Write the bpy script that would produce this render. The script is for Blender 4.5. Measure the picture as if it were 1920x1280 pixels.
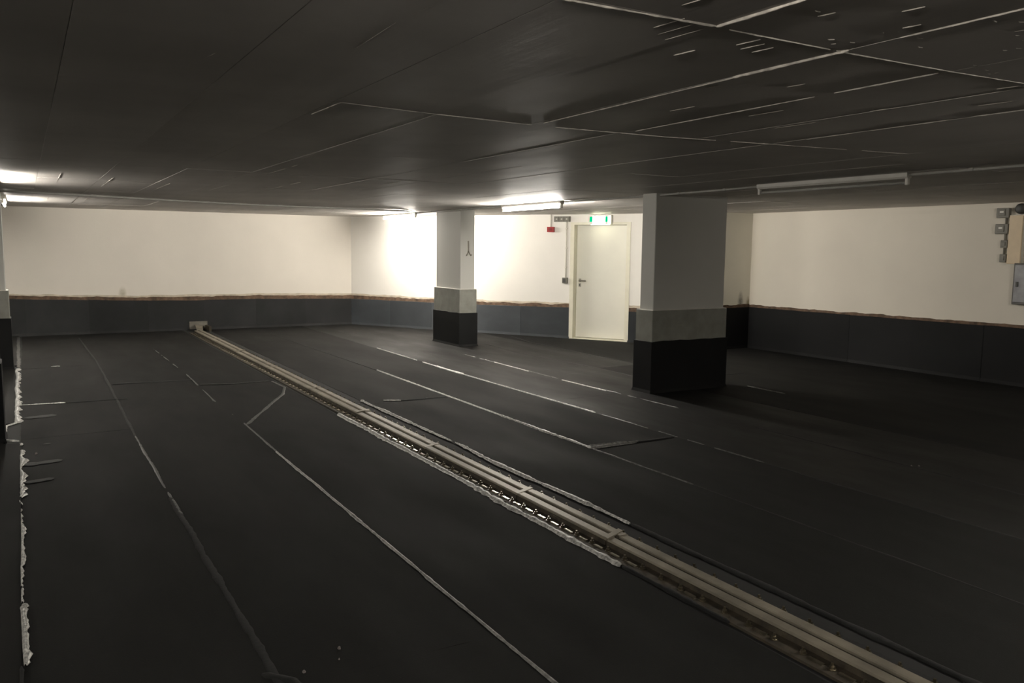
import bpy, math, random
from mathutils import Matrix, Vector, noise

for o in list(bpy.data.objects):
    bpy.data.objects.remove(o)
scene = bpy.context.scene
C = scene.collection
random.seed(7)

# ------------------------------------------------------------------ camera, world, exposure
cam_data = bpy.data.cameras.new('camera')
cam_data.sensor_width = 36.0
cam_data.lens = 36.0 * 1550.0 / 1920.0
cam_data.clip_start = 0.02
cam = bpy.data.objects.new('camera', cam_data)
C.objects.link(cam)
YAW, PITCH, ROLL, EYE = math.radians(30.511), math.radians(-6.362), math.radians(0.647), 1.627
fw = Vector((math.sin(YAW) * math.cos(PITCH), math.cos(YAW) * math.cos(PITCH), math.sin(PITCH)))
rt = Vector((math.cos(YAW), -math.sin(YAW), 0))
up = rt.cross(fw)
rt2 = rt * math.cos(ROLL) + up * math.sin(ROLL)
up2 = up * math.cos(ROLL) - rt * math.sin(ROLL)
m3 = Matrix((rt2, up2, -fw)).transposed()
cam.matrix_world = Matrix.Translation((0, 0, EYE)) @ m3.to_4x4()
scene.camera = cam

world = bpy.data.worlds.new('world')
scene.world = world
world.use_nodes = True
world.node_tree.nodes['Background'].inputs['Color'].default_value = (0, 0, 0, 1)
world.node_tree.nodes['Background'].inputs['Strength'].default_value = 0.0

scene.view_settings.view_transform = 'Standard'
scene.view_settings.look = 'None'
scene.view_settings.gamma = 1.0
scene.view_settings.use_curve_mapping = False
scene.view_settings.exposure = 0.0

TUBE_POWER = 300.0        # emission of the lit fluorescent tubes
TUBE_COLOR = (1.0, 0.945, 0.855)

# ------------------------------------------------------------------ materials
def node_mat(name):
    m = bpy.data.materials.new(name)
    m.use_nodes = True
    nt = m.node_tree
    return m, nt, nt.nodes['Principled BSDF'], nt.nodes, nt.links

def coords(nt, scale=(1, 1, 1)):
    tc = nt.nodes.new('ShaderNodeNewGeometry')
    mp = nt.nodes.new('ShaderNodeMapping')
    mp.inputs['Scale'].default_value = scale
    nt.links.new(tc.outputs['Position'], mp.inputs['Vector'])
    return mp.outputs['Vector']

def tex(nt, vec, scale, detail=4.0, rough=0.55):
    n = nt.nodes.new('ShaderNodeTexNoise')
    n.inputs['Scale'].default_value = scale
    n.inputs['Detail'].default_value = detail
    n.inputs['Roughness'].default_value = rough
    nt.links.new(vec, n.inputs['Vector'])
    return n.outputs['Fac']

def ramp(nt, fac, stops):
    r = nt.nodes.new('ShaderNodeValToRGB')
    el = r.color_ramp.elements
    while len(el) < len(stops):
        el.new(0.5)
    for e, (p, c) in zip(el, stops):
        e.position = p
        e.color = (*c, 1) if len(c) == 3 else c
    nt.links.new(fac, r.inputs['Fac'])
    return r.outputs['Color']

def remap(nt, fac, a, b, lo=0.3, hi=0.7):
    r = nt.nodes.new('ShaderNodeMapRange')
    r.inputs['From Min'].default_value = lo
    r.inputs['From Max'].default_value = hi
    r.inputs['To Min'].default_value = a
    r.inputs['To Max'].default_value = b
    nt.links.new(fac, r.inputs['Value'])
    return r.outputs['Result']

def bump(nt, b, fac, strength, dist=0.01):
    n = nt.nodes.new('ShaderNodeBump')
    n.inputs['Strength'].default_value = strength
    n.inputs['Distance'].default_value = dist
    nt.links.new(fac, n.inputs['Height'])
    nt.links.new(n.outputs['Normal'], b.inputs['Normal'])

def mixc(nt, fac, a, bcol, mode='MIX'):
    n = nt.nodes.new('ShaderNodeMix')
    n.data_type = 'RGBA'
    n.blend_type = mode
    if isinstance(fac, float):
        n.inputs['Factor'].default_value = fac
    else:
        nt.links.new(fac, n.inputs['Factor'])
    for sock, v in ((n.inputs['A'], a), (n.inputs['B'], bcol)):
        if isinstance(v, tuple):
            sock.default_value = (*v, 1)
        else:
            nt.links.new(v, sock)
    return n.outputs['Result']

def simple(name, col, rough=0.6, metal=0.0, var=0.12, nscale=9.0, bmp=0.0, bscale=60.0):
    m, nt, b, N, L = node_mat(name)
    v = coords(nt)
    f = tex(nt, v, nscale)
    lo = tuple(c * (1 - var) for c in col)
    hi = tuple(min(1, c * (1 + var)) for c in col)
    L.new(ramp(nt, f, [(0.3, lo), (0.7, hi)]), b.inputs['Base Color'])
    b.inputs['Roughness'].default_value = rough
    b.inputs['Metallic'].default_value = metal
    if bmp:
        bump(nt, b, tex(nt, v, bscale, 3), bmp, 0.004)
    return m

def emit(name, col, strength):
    m = bpy.data.materials.new(name)
    m.use_nodes = True
    nt = m.node_tree
    for n in list(nt.nodes):
        nt.nodes.remove(n)
    e = nt.nodes.new('ShaderNodeEmission')
    o = nt.nodes.new('ShaderNodeOutputMaterial')
    e.inputs['Color'].default_value = (*col, 1)
    e.inputs['Strength'].default_value = strength
    nt.links.new(e.outputs[0], o.inputs['Surface'])
    return m

def wall_paint(name, col, stains=()):
    """Matt wall paint on plaster; stains = (centre, radii, colour, strength) for soot and damp marks."""
    m, nt, b, N, L = node_mat(name)
    v = coords(nt)
    f = tex(nt, v, 1.6, 5)
    c = ramp(nt, f, [(0.25, tuple(k * 0.94 for k in col)), (0.75, col)])
    for cen, rad, scol, st in stains:
        mp = N.new('ShaderNodeMapping')
        mp.vector_type = 'TEXTURE'
        mp.inputs['Location'].default_value = cen
        mp.inputs['Scale'].default_value = rad
        L.new(v, mp.inputs['Vector'])
        g = N.new('ShaderNodeTexGradient')
        g.gradient_type = 'SPHERICAL'
        L.new(mp.outputs['Vector'], g.inputs['Vector'])
        fn = tex(nt, v, 14.0, 5)
        mu = N.new('ShaderNodeMath')
        mu.operation = 'MULTIPLY'
        L.new(g.outputs['Fac'], mu.inputs[0])
        L.new(fn, mu.inputs[1])
        mu2 = N.new('ShaderNodeMath')
        mu2.operation = 'MULTIPLY'
        mu2.use_clamp = True
        mu2.inputs[1].default_value = st
        L.new(mu.outputs[0], mu2.inputs[0])
        c = mixc(nt, mu2.outputs[0], c, scol)
    L.new(c, b.inputs['Base Color'])
    b.inputs['Roughness'].default_value = 0.7
    b.inputs['Specular IOR Level'].default_value = 0.3
    bump(nt, b, tex(nt, v, 55.0, 4), 0.25, 0.004)
    return m

def bitumen(name, base, rough_lo, rough_hi, grain=0.35, tint=True):
    """Torched-on bitumen membrane: near black, finely granulated, worn smooth in places."""
    m, nt, b, N, L = node_mat(name)
    v = coords(nt)
    vs = coords(nt, (1.0, 0.28, 1.0))
    f = tex(nt, vs, 1.3, 6, 0.6)
    c = ramp(nt, f, [(0.3, tuple(k * 0.8 for k in base)), (0.52, base), (0.72, tuple(k * 1.25 for k in base))])
    sp = ramp(nt, tex(nt, v, 130.0, 2), [(0.70, (0, 0, 0)), (0.80, (1, 1, 1))])
    bw = N.new('ShaderNodeRGBToBW')
    L.new(sp, bw.inputs[0])
    mu = N.new('ShaderNodeMath')
    mu.operation = 'MULTIPLY'
    mu.inputs[1].default_value = 0.35
    L.new(bw.outputs[0], mu.inputs[0])
    c = mixc(nt, mu.outputs[0], c, (0.05, 0.049, 0.046))
    if tint:
        oi = N.new('ShaderNodeObjectInfo')
        c = mixc(nt, 1.0, c, oi.outputs['Color'], 'MULTIPLY')
    L.new(c, b.inputs['Base Color'])
    L.new(remap(nt, tex(nt, vs, 2.1, 5), rough_lo, rough_hi), b.inputs['Roughness'])
    b.inputs['Specular IOR Level'].default_value = 0.125
    bump(nt, b, tex(nt, v, 240.0, 3), grain, 0.0025)
    return m

M = {}
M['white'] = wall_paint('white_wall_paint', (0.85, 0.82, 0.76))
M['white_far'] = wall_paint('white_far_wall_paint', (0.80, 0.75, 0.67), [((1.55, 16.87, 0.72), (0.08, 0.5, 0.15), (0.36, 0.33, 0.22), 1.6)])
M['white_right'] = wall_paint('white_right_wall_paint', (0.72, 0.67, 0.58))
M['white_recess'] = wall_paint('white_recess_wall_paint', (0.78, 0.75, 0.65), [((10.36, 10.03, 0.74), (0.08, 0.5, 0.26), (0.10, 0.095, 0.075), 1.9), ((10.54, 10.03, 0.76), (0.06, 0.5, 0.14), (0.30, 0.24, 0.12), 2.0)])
M['pillar'] = wall_paint('pillar_paint', (0.61, 0.605, 0.565))
M['plinth'] = simple('plinth_render', (0.27, 0.27, 0.24), 0.85, var=0.14, nscale=7, bmp=0.4, bscale=70)
M['ledge'] = simple('plinth_ledge_paint', (0.74, 0.72, 0.66), 0.7)
M['floor_slab'] = simple('screed', (0.008, 0.008, 0.0075), 0.9)
M['bitumen'] = bitumen('bitumen_floor_membrane', (0.0100, 0.0099, 0.0093), 0.76, 0.90)
M['bitumen_worn'] = bitumen('worn_smooth_bitumen_membrane', (0.0105, 0.0104, 0.0098), 0.58, 0.80)
M['upstand'] = bitumen('bitumen_upstand_membrane', (0.020, 0.0205, 0.021), 0.55, 0.7, 0.3)
M['primer'] = simple('brown_primer', (0.115, 0.072, 0.045), 0.85, var=0.55, nscale=11, bmp=0.5)
M['putty'] = simple('cream_putty', (0.55, 0.48, 0.38), 0.85, var=0.2)
M['bead'] = simple('glossy_bitumen_bead', (0.10, 0.10, 0.097), 0.26, var=0.5, nscale=25, bmp=0.6, bscale=45)
M['bead_mid'] = simple('worn_bitumen_bead', (0.034, 0.034, 0.032), 0.55, var=0.4, nscale=25, bmp=0.5, bscale=45)
M['smear'] = simple('grey_scuff', (0.0135, 0.013, 0.0125), 0.8, var=0.5, nscale=18)
M['silver_bright'] = simple('bright_silvery_seam', (0.72, 0.71, 0.68), 0.35, metal=0.2, var=0.4, nscale=40, bmp=0.8, bscale=50)  # strongest glints on the black seam beads, painted as a pale colour
M['silver_dim'] = simple('dull_silvery_seam', (0.17, 0.168, 0.158), 0.45, metal=0.2, var=0.5, nscale=40, bmp=0.8, bscale=50)  # fainter glints on the black seam beads, painted as grey
M['bead_dark'] = simple('dark_bitumen_bead', (0.004, 0.004, 0.0038), 0.9, var=0.4, nscale=25, bmp=0.5, bscale=45)  # black bitumen; along sheet laps the colour paints a shadow line
M['silver'] = simple('silvery_bitumen_seam', (0.44, 0.435, 0.41), 0.40, metal=0.2, var=0.62, nscale=55, bmp=0.9, bscale=50)  # silvery strips by the joint; on other beads the glint is painted in
M['alu'] = simple('weathered_aluminium', (0.235, 0.21, 0.165), 0.50, metal=0.3, var=0.3, nscale=5, bmp=0.15)
M['alu_dirty'] = simple('dirty_metal', (0.042, 0.033, 0.021), 0.7, metal=0.1, var=0.5, nscale=16, bmp=0.4)
M['steel'] = simple('shiny_steel', (0.62, 0.58, 0.48), 0.22, metal=1.0, var=0.2, nscale=20)
M['bolt'] = simple('bolt_steel', (0.16, 0.14, 0.10), 0.30, metal=0.8, var=0.3, nscale=30)
M['rubber'] = simple('groove_rubber', (0.035, 0.03, 0.022), 0.7, var=0.3)
M['frame_paint'] = simple('door_frame_paint', (0.74, 0.71, 0.58), 0.42, var=0.04)
M['door_paint'] = simple('door_leaf_paint', (0.76, 0.74, 0.65), 0.36, var=0.03, nscale=2)
M['metal_handle'] = simple('brushed_metal', (0.42, 0.40, 0.35), 0.3, metal=0.9)
M['dark_plastic'] = simple('dark_plastic', (0.06, 0.06, 0.055), 0.5)
M['grey_plastic'] = simple('grey_plastic', (0.19, 0.18, 0.15), 0.5, var=0.06)
M['light_plastic'] = simple('light_plastic', (0.66, 0.63, 0.55), 0.45, var=0.05)
M['white_plastic'] = simple('white_plastic', (0.72, 0.70, 0.63), 0.4, var=0.05)
M['red_plastic'] = simple('red_plastic', (0.36, 0.03, 0.03), 0.4, var=0.08)
M['red_dark'] = simple('dark_red_plastic', (0.22, 0.025, 0.025), 0.4, var=0.08)
M['galvanised'] = simple('dull_galvanised', (0.16, 0.15, 0.125), 0.6, metal=0.2, var=0.25)
M['conduit'] = simple('grey_conduit', (0.40, 0.39, 0.36), 0.5, var=0.1)
M['duct'] = simple('beige_duct', (0.70, 0.56, 0.38), 0.5, var=0.05)
M['housing'] = simple('lamp_housing_enamel', (0.60, 0.58, 0.53), 0.4, var=0.04)
M['tube_off'] = simple('unlit_tube_glass', (0.42, 0.41, 0.38), 0.2, var=0.05)
M['tube_cap'] = simple('tube_end_cap', (0.42, 0.41, 0.40), 0.35, metal=0.8)
M['cabinet'] = simple('grey_cabinet_front', (0.30, 0.30, 0.31), 0.45, var=0.25, nscale=7)
M['cabinet_rim'] = simple('cabinet_rim', (0.10, 0.095, 0.085), 0.5)
M['gravel'] = simple('pale_gravel', (0.17, 0.15, 0.14), 0.7, var=0.3, nscale=40)
M['sign_white'] = emit('lit_sign_white', (1.0, 1.0, 0.72), 9.0)
M['sign_green'] = emit('lit_sign_green', (0.0, 0.62, 0.26), 1.1)
M['sign_body'] = simple('sign_housing', (0.75, 0.74, 0.68), 0.4, var=0.03)

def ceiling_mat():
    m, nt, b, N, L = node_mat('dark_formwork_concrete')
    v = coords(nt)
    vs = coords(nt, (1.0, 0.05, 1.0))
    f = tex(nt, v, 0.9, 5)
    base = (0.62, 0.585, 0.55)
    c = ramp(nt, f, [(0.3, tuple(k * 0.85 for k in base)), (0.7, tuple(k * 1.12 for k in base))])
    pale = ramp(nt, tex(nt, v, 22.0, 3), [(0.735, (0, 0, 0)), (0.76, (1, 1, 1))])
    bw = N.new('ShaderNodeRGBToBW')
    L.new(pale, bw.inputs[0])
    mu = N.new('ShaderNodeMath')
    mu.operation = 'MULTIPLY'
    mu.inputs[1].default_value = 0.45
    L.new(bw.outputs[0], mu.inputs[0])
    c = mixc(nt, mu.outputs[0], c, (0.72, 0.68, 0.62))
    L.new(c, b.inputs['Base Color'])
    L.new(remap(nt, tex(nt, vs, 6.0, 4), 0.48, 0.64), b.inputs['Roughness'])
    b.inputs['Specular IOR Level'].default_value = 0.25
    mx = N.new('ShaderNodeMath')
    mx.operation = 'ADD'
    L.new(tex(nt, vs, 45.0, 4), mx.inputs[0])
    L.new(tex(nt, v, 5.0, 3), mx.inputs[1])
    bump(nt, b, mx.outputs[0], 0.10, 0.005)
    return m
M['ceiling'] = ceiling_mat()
M['fin'] = simple('concrete_fin', (0.58, 0.54, 0.48), 0.75, var=0.4, nscale=25, bmp=0.5)

# ------------------------------------------------------------------ building helpers
def tag(o, label=None, cat=None, group=None, kind=None):
    if label: o['label'] = label
    if cat: o['category'] = cat
    if group: o['group'] = group
    if kind: o['kind'] = kind
    return o

def origin(parent):
    return parent.get('_o', (0, 0, 0)) if parent else (0, 0, 0)

_org = {}
def thing(name, loc, label, cat, group=None, kind=None):
    o = bpy.data.objects.new(name, None)
    o.empty_display_size = 0.1
    o.location = loc
    C.objects.link(o)
    _org[o] = Vector(loc)
    return tag(o, label, cat, group, kind)

def mesh(name, geo, mat, parent=None, smooth=False, loc=None):
    """geo = (verts, faces) in world coordinates; the object's origin goes to loc (or its parent's origin)."""
    verts, faces = geo
    po = _org.get(parent, Vector((0, 0, 0))) if parent else Vector((0, 0, 0))
    lo = Vector(loc) if loc is not None else po
    me = bpy.data.meshes.new(name)
    me.from_pydata([(v[0] - lo[0], v[1] - lo[1], v[2] - lo[2]) for v in verts], [], faces)
    me.materials.append(mat)
    if smooth:
        me.shade_smooth()
    me.update()
    o = bpy.data.objects.new(name, me)
    C.objects.link(o)
    if parent:
        o.parent = parent
        o.location = lo - po
    else:
        o.location = lo
    _org[o] = lo
    return o

def join(*gs):
    V, F = [], []
    for v, f in gs:
        k = len(V)
        V += list(v)
        F += [tuple(i + k for i in q) for q in f]
    return V, F

BF = [(0, 3, 2, 1), (4, 5, 6, 7), (0, 1, 5, 4), (1, 2, 6, 5), (2, 3, 7, 6), (3, 0, 4, 7)]
def box(x0, y0, z0, x1, y1, z1):
    return ([(x0, y0, z0), (x1, y0, z0), (x1, y1, z0), (x0, y1, z0), (x0, y0, z1), (x1, y0, z1), (x1, y1, z1), (x0, y1, z1)], list(BF))

def bevbox(x0, y0, z0, x1, y1, z1, b):
    """Box with chamfered edges."""
    V = []
    for x, sx in ((x0, 1), (x1, -1)):
        for y, sy in ((y0, 1), (y1, -1)):
            for z, sz in ((z0, 1), (z1, -1)):
                V += [(x, y + sy * b, z + sz * b), (x + sx * b, y, z + sz * b), (x + sx * b, y + sy * b, z)]
    import bmesh
    bm = bmesh.new()
    for v in V:
        bm.verts.new(v)
    bmesh.ops.convex_hull(bm, input=bm.verts)
    bmesh.ops.dissolve_limit(bm, angle_limit=0.01, verts=bm.verts, edges=bm.edges)
    bm.verts.index_update()
    out = ([tuple(v.co) for v in bm.verts], [tuple(v.index for v in f.verts) for f in bm.faces])
    bm.free()
    return out

def prism(poly, z0, z1):
    n = len(poly)
    V = [(x, y, z0) for x, y in poly] + [(x, y, z1) for x, y in poly]
    F = [tuple(range(n - 1, -1, -1)), tuple(range(n, 2 * n))] + [(i, (i + 1) % n, n + (i + 1) % n, n + i) for i in range(n)]
    return V, F

def tube(path, r, n=8, caps=True):
    V, F = [], []
    P = [Vector(p) for p in path]
    for i, p in enumerate(P):
        d = (P[min(i + 1, len(P) - 1)] - P[max(i - 1, 0)]).normalized()
        a = d.cross(Vector((0, 0, 1)))
        if a.length < 1e-3:
            a = d.cross(Vector((1, 0, 0)))
        a.normalize()
        b = a.cross(d)
        rr = r[i] if isinstance(r, (list, tuple)) else r
        for k in range(n):
            t = 2 * math.pi * k / n
            V.append(tuple(p + a * (rr * math.cos(t)) + b * (rr * math.sin(t))))
    for i in range(len(P) - 1):
        for k in range(n):
            F.append((i * n + k, i * n + (k + 1) % n, (i + 1) * n + (k + 1) % n, (i + 1) * n + k))
    if caps:
        F.append(tuple(range(n - 1, -1, -1)))
        F.append(tuple((len(P) - 1) * n + k for k in range(n)))
    return V, F

def nz(x, y=0.0, z=0.0):
    return noise.noise(Vector((x, y, z)))

def resample(pts, step):
    out = [Vector((*pts[0], 0))]
    for a, b in zip(pts[:-1], pts[1:]):
        a, b = Vector((*a, 0)), Vector((*b, 0))
        n = max(1, int((b - a).length / step))
        for i in range(1, n + 1):
            out.append(a.lerp(b, i / n))
    return out

def ribbon(pts, width, height, z, step=0.04, seed=0.0, rag=0.6, thresh=-2.0, side=0.0, down=False, dots=0.0):
    """A raised ragged bead lying along pts on the floor (or hanging from the ceiling with down=True). side shifts all of
    the raggedness to one side; thresh > -1 leaves gaps in the bead."""
    P = resample(pts, step)
    V, F = [], []
    sg = -1 if down else 1
    prev = None
    for i, p in enumerate(P):
        d = (P[min(i + 1, len(P) - 1)] - P[max(i - 1, 0)]).normalized()
        nrm = Vector((-d.y, d.x, 0))
        s = seed + i * step
        amp = nz(s * 5.0, seed * 3.1, 0) * 0.6 + nz(s * 17.0, seed, 4.0) * 0.5
        gap = nz(s * 1.4, seed * 1.7, 9.0) + 0.4 * nz(s * 6.0, seed, 2.0) + dots * nz(s * 19.0, seed, 5.0)
        w = width * max(0.16, 1 + rag * amp * 1.6)
        if gap < thresh:
            prev = None
            continue
        if thresh > -1.9:
            w *= min(1.0, 0.12 + 3.5 * (gap - thresh))
        if i in (0, len(P) - 1):
            w *= 0.3
        off = nrm * (nz(s * 2.0, seed, 7.0) * width * 0.25 + side * (w - width) * 0.5)
        h = height * (0.6 + 0.5 * w / width)
        row = []
        for k, (tw, th) in enumerate(((-0.5, -0.15), (-0.28, 0.75), (0.02, 1.0 + 0.5 * nz(s * 30, seed, 1.0)), (0.3, 0.7), (0.5, -0.15))):
            q = p + off + nrm * (tw * w)
            row.append(len(V))
            V.append((q.x, q.y, z + sg * h * th))
        if prev:
            for k in range(4):
                f = (prev[k], row[k], row[k + 1], prev[k + 1])
                F.append(f if down else f[::-1])
        prev = row
    return V, F

# ------------------------------------------------------------------ plan of the garage
H = 2.27
XL, XR, YB, YF = -7.0, 10.571, -5.0, 16.87
P1 = Vector((5.97, 16.87, 0))
T = Vector((0.5250, -0.8511, 0)).normalized()
NB = Vector((T.y, -T.x, 0))                  # points into the room
S_END = (9.7 - P1.x) / T.x
E1 = P1 + T * S_END
YREC = 10.03
def on_b(s, off, z):
    p = P1 + T * s + NB * off
    return (p.x, p.y, z)
def bbox_b(s0, s1, o0, o1, z0, z1):
    poly = [on_b(s0, o0, 0), on_b(s1, o0, 0), on_b(s1, o1, 0), on_b(s0, o1, 0)]
    a = sum(poly[i][0] * poly[(i + 1) % 4][1] - poly[(i + 1) % 4][0] * poly[i][1] for i in range(4))
    poly = [(p[0], p[1]) for p in poly]
    return prism(poly if a > 0 else poly[::-1], z0, z1)
def y_limit(x):
    if x <= P1.x: return YF
    if x <= 9.7: return P1.y + (x - P1.x) * T.y / T.x
    return YREC

D0, D1, DZ = 5.075, 6.19, 2.105          # door opening along the door wall

# ------------------------------------------------------------------ floor
floor = mesh('floor', prism([(XL, YB), (XR, YB), (XR, YREC), (9.7, YREC), (E1.x, E1.y), (P1.x, P1.y), (XL, YF)], -0.15, 0.0), M['floor_slab'])
tag(floor, 'black floor of overlapping bitumen sheets with shiny seams', 'floor', kind='structure')

def sheet(x0, x1, y0, y1, tone, zlo=0.002, zhi=0.007, seed=0.0, worn=False):
    """One strip of torched-on membrane, a little wavy, its right edge lapping over the next strip."""
    nx = max(2, int((x1 - x0) / 0.16))
    ny = max(2, int((y1 - y0) / 0.22))
    V, F = [], []
    for j in range(ny + 1):
        for i in range(nx + 1):
            x = x0 + (x1 - x0) * i / nx
            ye = min(y1, y_limit(x) - 0.004)
            y = y0 + (ye - y0) * j / ny
            e = 0.0
            if i in (0, nx): x += 0.010 * nz(y * 1.9, x0, seed) + 0.004 * nz(y * 9, x0, seed)
            if j in (0, ny): y += 0.015 * nz(x * 4, y0, seed)
            z = zlo + (zhi - zlo) * i / nx + 0.0016 * nz(x * 1.1, y * 0.5, seed) + 0.0004 * nz(x * 3.3, y * 1.5, seed)
            V.append((x, min(y, y_limit(x) - 0.002), z))
    W = nx + 1
    for j in range(ny):
        for i in range(nx):
            a = j * W + i
            F.append((a, a + 1, a + W + 1, a + W))
    # edge thickness
    ring = [i for i in range(W)] + [j * W + nx for j in range(1, ny + 1)] + [ny * W + i for i in range(nx - 1, -1, -1)] + [j * W for j in range(ny - 1, 0, -1)]
    k = len(V)
    n = len(ring)
    V += [V[i] for i in ring] + [(V[i][0], V[i][1], -0.002) for i in ring]
    for i in range(n):
        F.append((k + i, k + n + i, k + n + (i + 1) % n, k + (i + 1) % n))
    o = mesh('bitumen_sheet', (V, F), M['bitumen_worn' if worn else 'bitumen'], floor)
    for pl in o.data.polygons:
        pl.use_smooth = pl.index < nx * ny
    o.color = (tone, tone, tone, 1)
    return o

strips = [  # x0, x1, cuts along y, tone of each piece (nearest first)
    (-0.09, 0.755, [YB, 1.2, 7.9, 9.56, 12.42, YF], [1.0, 1.0, 1.1, 1.14, 1.14]),
    (0.745, 1.665, [YB, 2.9, 10.55, YF], [1.0, 0.95, 0.95]),
    (1.655, 2.56, [YB, 0.4, 10.05, YF], [1.0, 0.9, 0.9]),
    (3.03, 3.965, [YB, 1.0, 8.08, YF], [1.05, 0.95, 1.1]),
    (3.955, 4.865, [YB, 5.4, YF], [1.05, 1.05]),
    (4.855, 5.785, [YB, 0.2, 7.4, YF], [1.1, 1.2, 1.5]),
    (5.775, 6.775, [YB, 2.0, 8.9, YF], [1.05, 1.2, 1.5]),
    (6.765, 7.555, [YB, 4.6, 9.2, YF], [1.0, 1.0, 1.4]),
    (7.545, 8.46, [YB, 1.4, 7.9, YF], [1.0, 1.0, 0.85]),
    (8.45, 9.46, [YB, 3.3, YF], [1.0, 0.95]),
    (9.45, XR, [YB, 5.1, YF], [1.0, 0.95]),
]
for k, (x0, x1, cuts, tones) in enumerate(strips):
    for c0, c1, tn in zip(cuts[:-1], cuts[1:], tones):
        sheet(x0, x1, c0, c1, tn, seed=k * 3.7 + c0, worn=tn >= 1.15)
# raised strip by the left pillar row
for x0, x1, y0, y1 in ((-1.0, -0.135, 8.6, 12.44), (-1.0, -0.135, 12.75, YF), (-1.0, -0.085, YB, 2.6), (-1.0, -0.085, 2.6, 7.72), (-1.0, -0.21, 7.72, 8.6)):
    sheet(x0, x1, y0, y1, 1.9 if y0 > 8 else 0.9, 0.012, 0.014, seed=y0)
for i in range(6):
    sheet(-2.0 - i, -0.995 - i, YB, YF, 1.0, seed=i * 1.3 + 40)

def seam(name, pts, w, h, z, mat, seed, **kw):
    kw.setdefault('step', 0.025)
    g = ribbon(pts, w, h, z, seed=seed, **kw)
    if g[1]:
        return mesh(name, g, M[mat], floor, smooth=True)

# long seams: squeezed-out bitumen
seam('seam_bead', [(0.75, 2.6), (0.745, 5.6)], 0.035, 0.004, 0.007, 'bead_dark', 1.0)
seam('seam_bead', [(0.75, 5.2), (0.75, 7.6)], 0.022, 0.004, 0.007, 'bead_mid', 2.0, thresh=-0.25)
seam('seam_bead', [(0.75, 7.6), (0.79, 10.6), (0.81, 12.8), (0.76, 16.2)], 0.025, 0.004, 0.007, 'bead_dark', 3.0)
seam('seam_bead', [(1.645, 1.2), (1.66, 6.5)], 0.022, 0.006, 0.008, 'silver_dim', 4.0, rag=0.5, thresh=-0.62)
seam('seam_bead', [(1.665, 6.5), (1.68, 7.7)], 0.016, 0.004, 0.008, 'bead_mid', 5.0)
seam('seam_bead', [(1.68, 7.7), (1.66, 9.0), (1.71, 11.0), (1.69, 14.4)], 0.018, 0.004, 0.008, 'bead_mid', 6.0, thresh=-0.2)
seam('seam_bead', [(3.94, 1.2), (3.955, 4.2)], 0.026, 0.004, 0.007, 'bead_dark', 7.0)
seam('seam_bead', [(3.96, 4.2), (3.955, 5.38)], 0.017, 0.006, 0.008, 'bead', 8.0, thresh=-0.35)
seam('seam_bead', [(3.955, 5.4), (3.955, 6.9)], 0.032, 0.012, 0.008, 'silver', 9.0, rag=0.9)
seam('seam_bead', [(3.96, 6.9), (3.985, 10.3)], 0.019, 0.010, 0.008, 'silver_bright', 10.0, rag=0.4, thresh=-0.75)
seam('seam_bead', [(3.985, 10.3), (3.9, 15.6)], 0.018, 0.004, 0.007, 'bead_dark', 11.0)
seam('seam_bead', [(4.845, 1.2), (4.865, 4.4)], 0.024, 0.004, 0.007, 'bead_dark', 12.0)
seam('seam_bead', [(4.87, 4.4), (4.87, 6.6)], 0.016, 0.006, 0.008, 'bead', 13.0, thresh=-0.1)
seam('seam_bead', [(4.87, 6.6), (4.85, 8.4), (4.84, 9.9), (4.88, 12.6)], 0.020, 0.009, 0.008, 'silver_bright', 14.0, rag=0.4, thresh=-0.55)
seam('seam_bead', [(4.86, 9.5), (4.85, 9.95), (4.86, 10.3)], 0.045, 0.008, 0.008, 'silver_bright', 15.0)
seam('seam_bead', [(5.78, 2.6), (5.80, 5.4)], 0.022, 0.004, 0.007, 'bead_dark', 16.0)
seam('seam_bead', [(5.785, 6.4), (5.77, 7.5), (5.75, 8.0), (5.76, 9.4), (5.79, 11.6)], 0.020, 0.008, 0.008, 'bead', 17.0, thresh=-0.15)
seam('seam_bead', [(5.75, 7.6), (5.74, 8.5)], 0.016, 0.008, 0.008, 'silver', 18.0)
seam('seam_bead', [(5.75, 9.3), (5.78, 10.6)], 0.016, 0.008, 0.008, 'silver', 19.0, thresh=-0.2)
seam('seam_bead', [(6.77, 3.6), (6.77, 6.5)], 0.020, 0.004, 0.007, 'bead_dark', 20.0)
seam('seam_bead', [(6.76, 8.3), (6.79, 9.3), (6.72, 10.2), (6.65, 10.9), (6.76, 12.4)], 0.03, 0.004, 0.007, 'bead_dark', 21.0, rag=1.0)
seam('seam_bead', [(7.49, 6.5), (7.51, 7.1)], 0.016, 0.008, 0.008, 'bead', 22.0)
seam('seam_bead', [(7.55, 9.2), (7.56, 10.5), (7.6, 12.2), (7.82, 13.3)], 0.02, 0.004, 0.007, 'bead_dark', 23.0)
# cross seams (roll ends)
seam('roll_end_bead', [(-0.12, 12.47), (0.35, 12.46)], 0.02, 0.008, 0.010, 'silver', 31.0, thresh=-0.1)
seam('roll_end_bead', [(-0.12, 9.58), (0.30, 9.53)], 0.02, 0.008, 0.010, 'silver', 32.0, thresh=-0.3)
seam('roll_end_bead', [(0.30, 9.53), (0.88, 9.5)], 0.025, 0.005, 0.008, 'bead_dark', 33.0, rag=0.9)
seam('roll_end_bead', [(0.82, 10.6), (1.70, 10.5)], 0.06, 0.006, 0.008, 'bead_dark', 34.0, rag=0.3)
seam('roll_end_bead', [(1.72, 10.12), (2.1, 10.0), (2.5, 10.02)], 0.035, 0.006, 0.008, 'bead_mid', 35.0, rag=0.5)
seam('patch_edge', [(1.69, 7.62), (2.05, 8.36), (2.40, 9.05), (2.54, 9.5), (2.52, 10.0)], 0.035, 0.003, 0.008, 'bead_mid', 36.0, rag=0.4)
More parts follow.
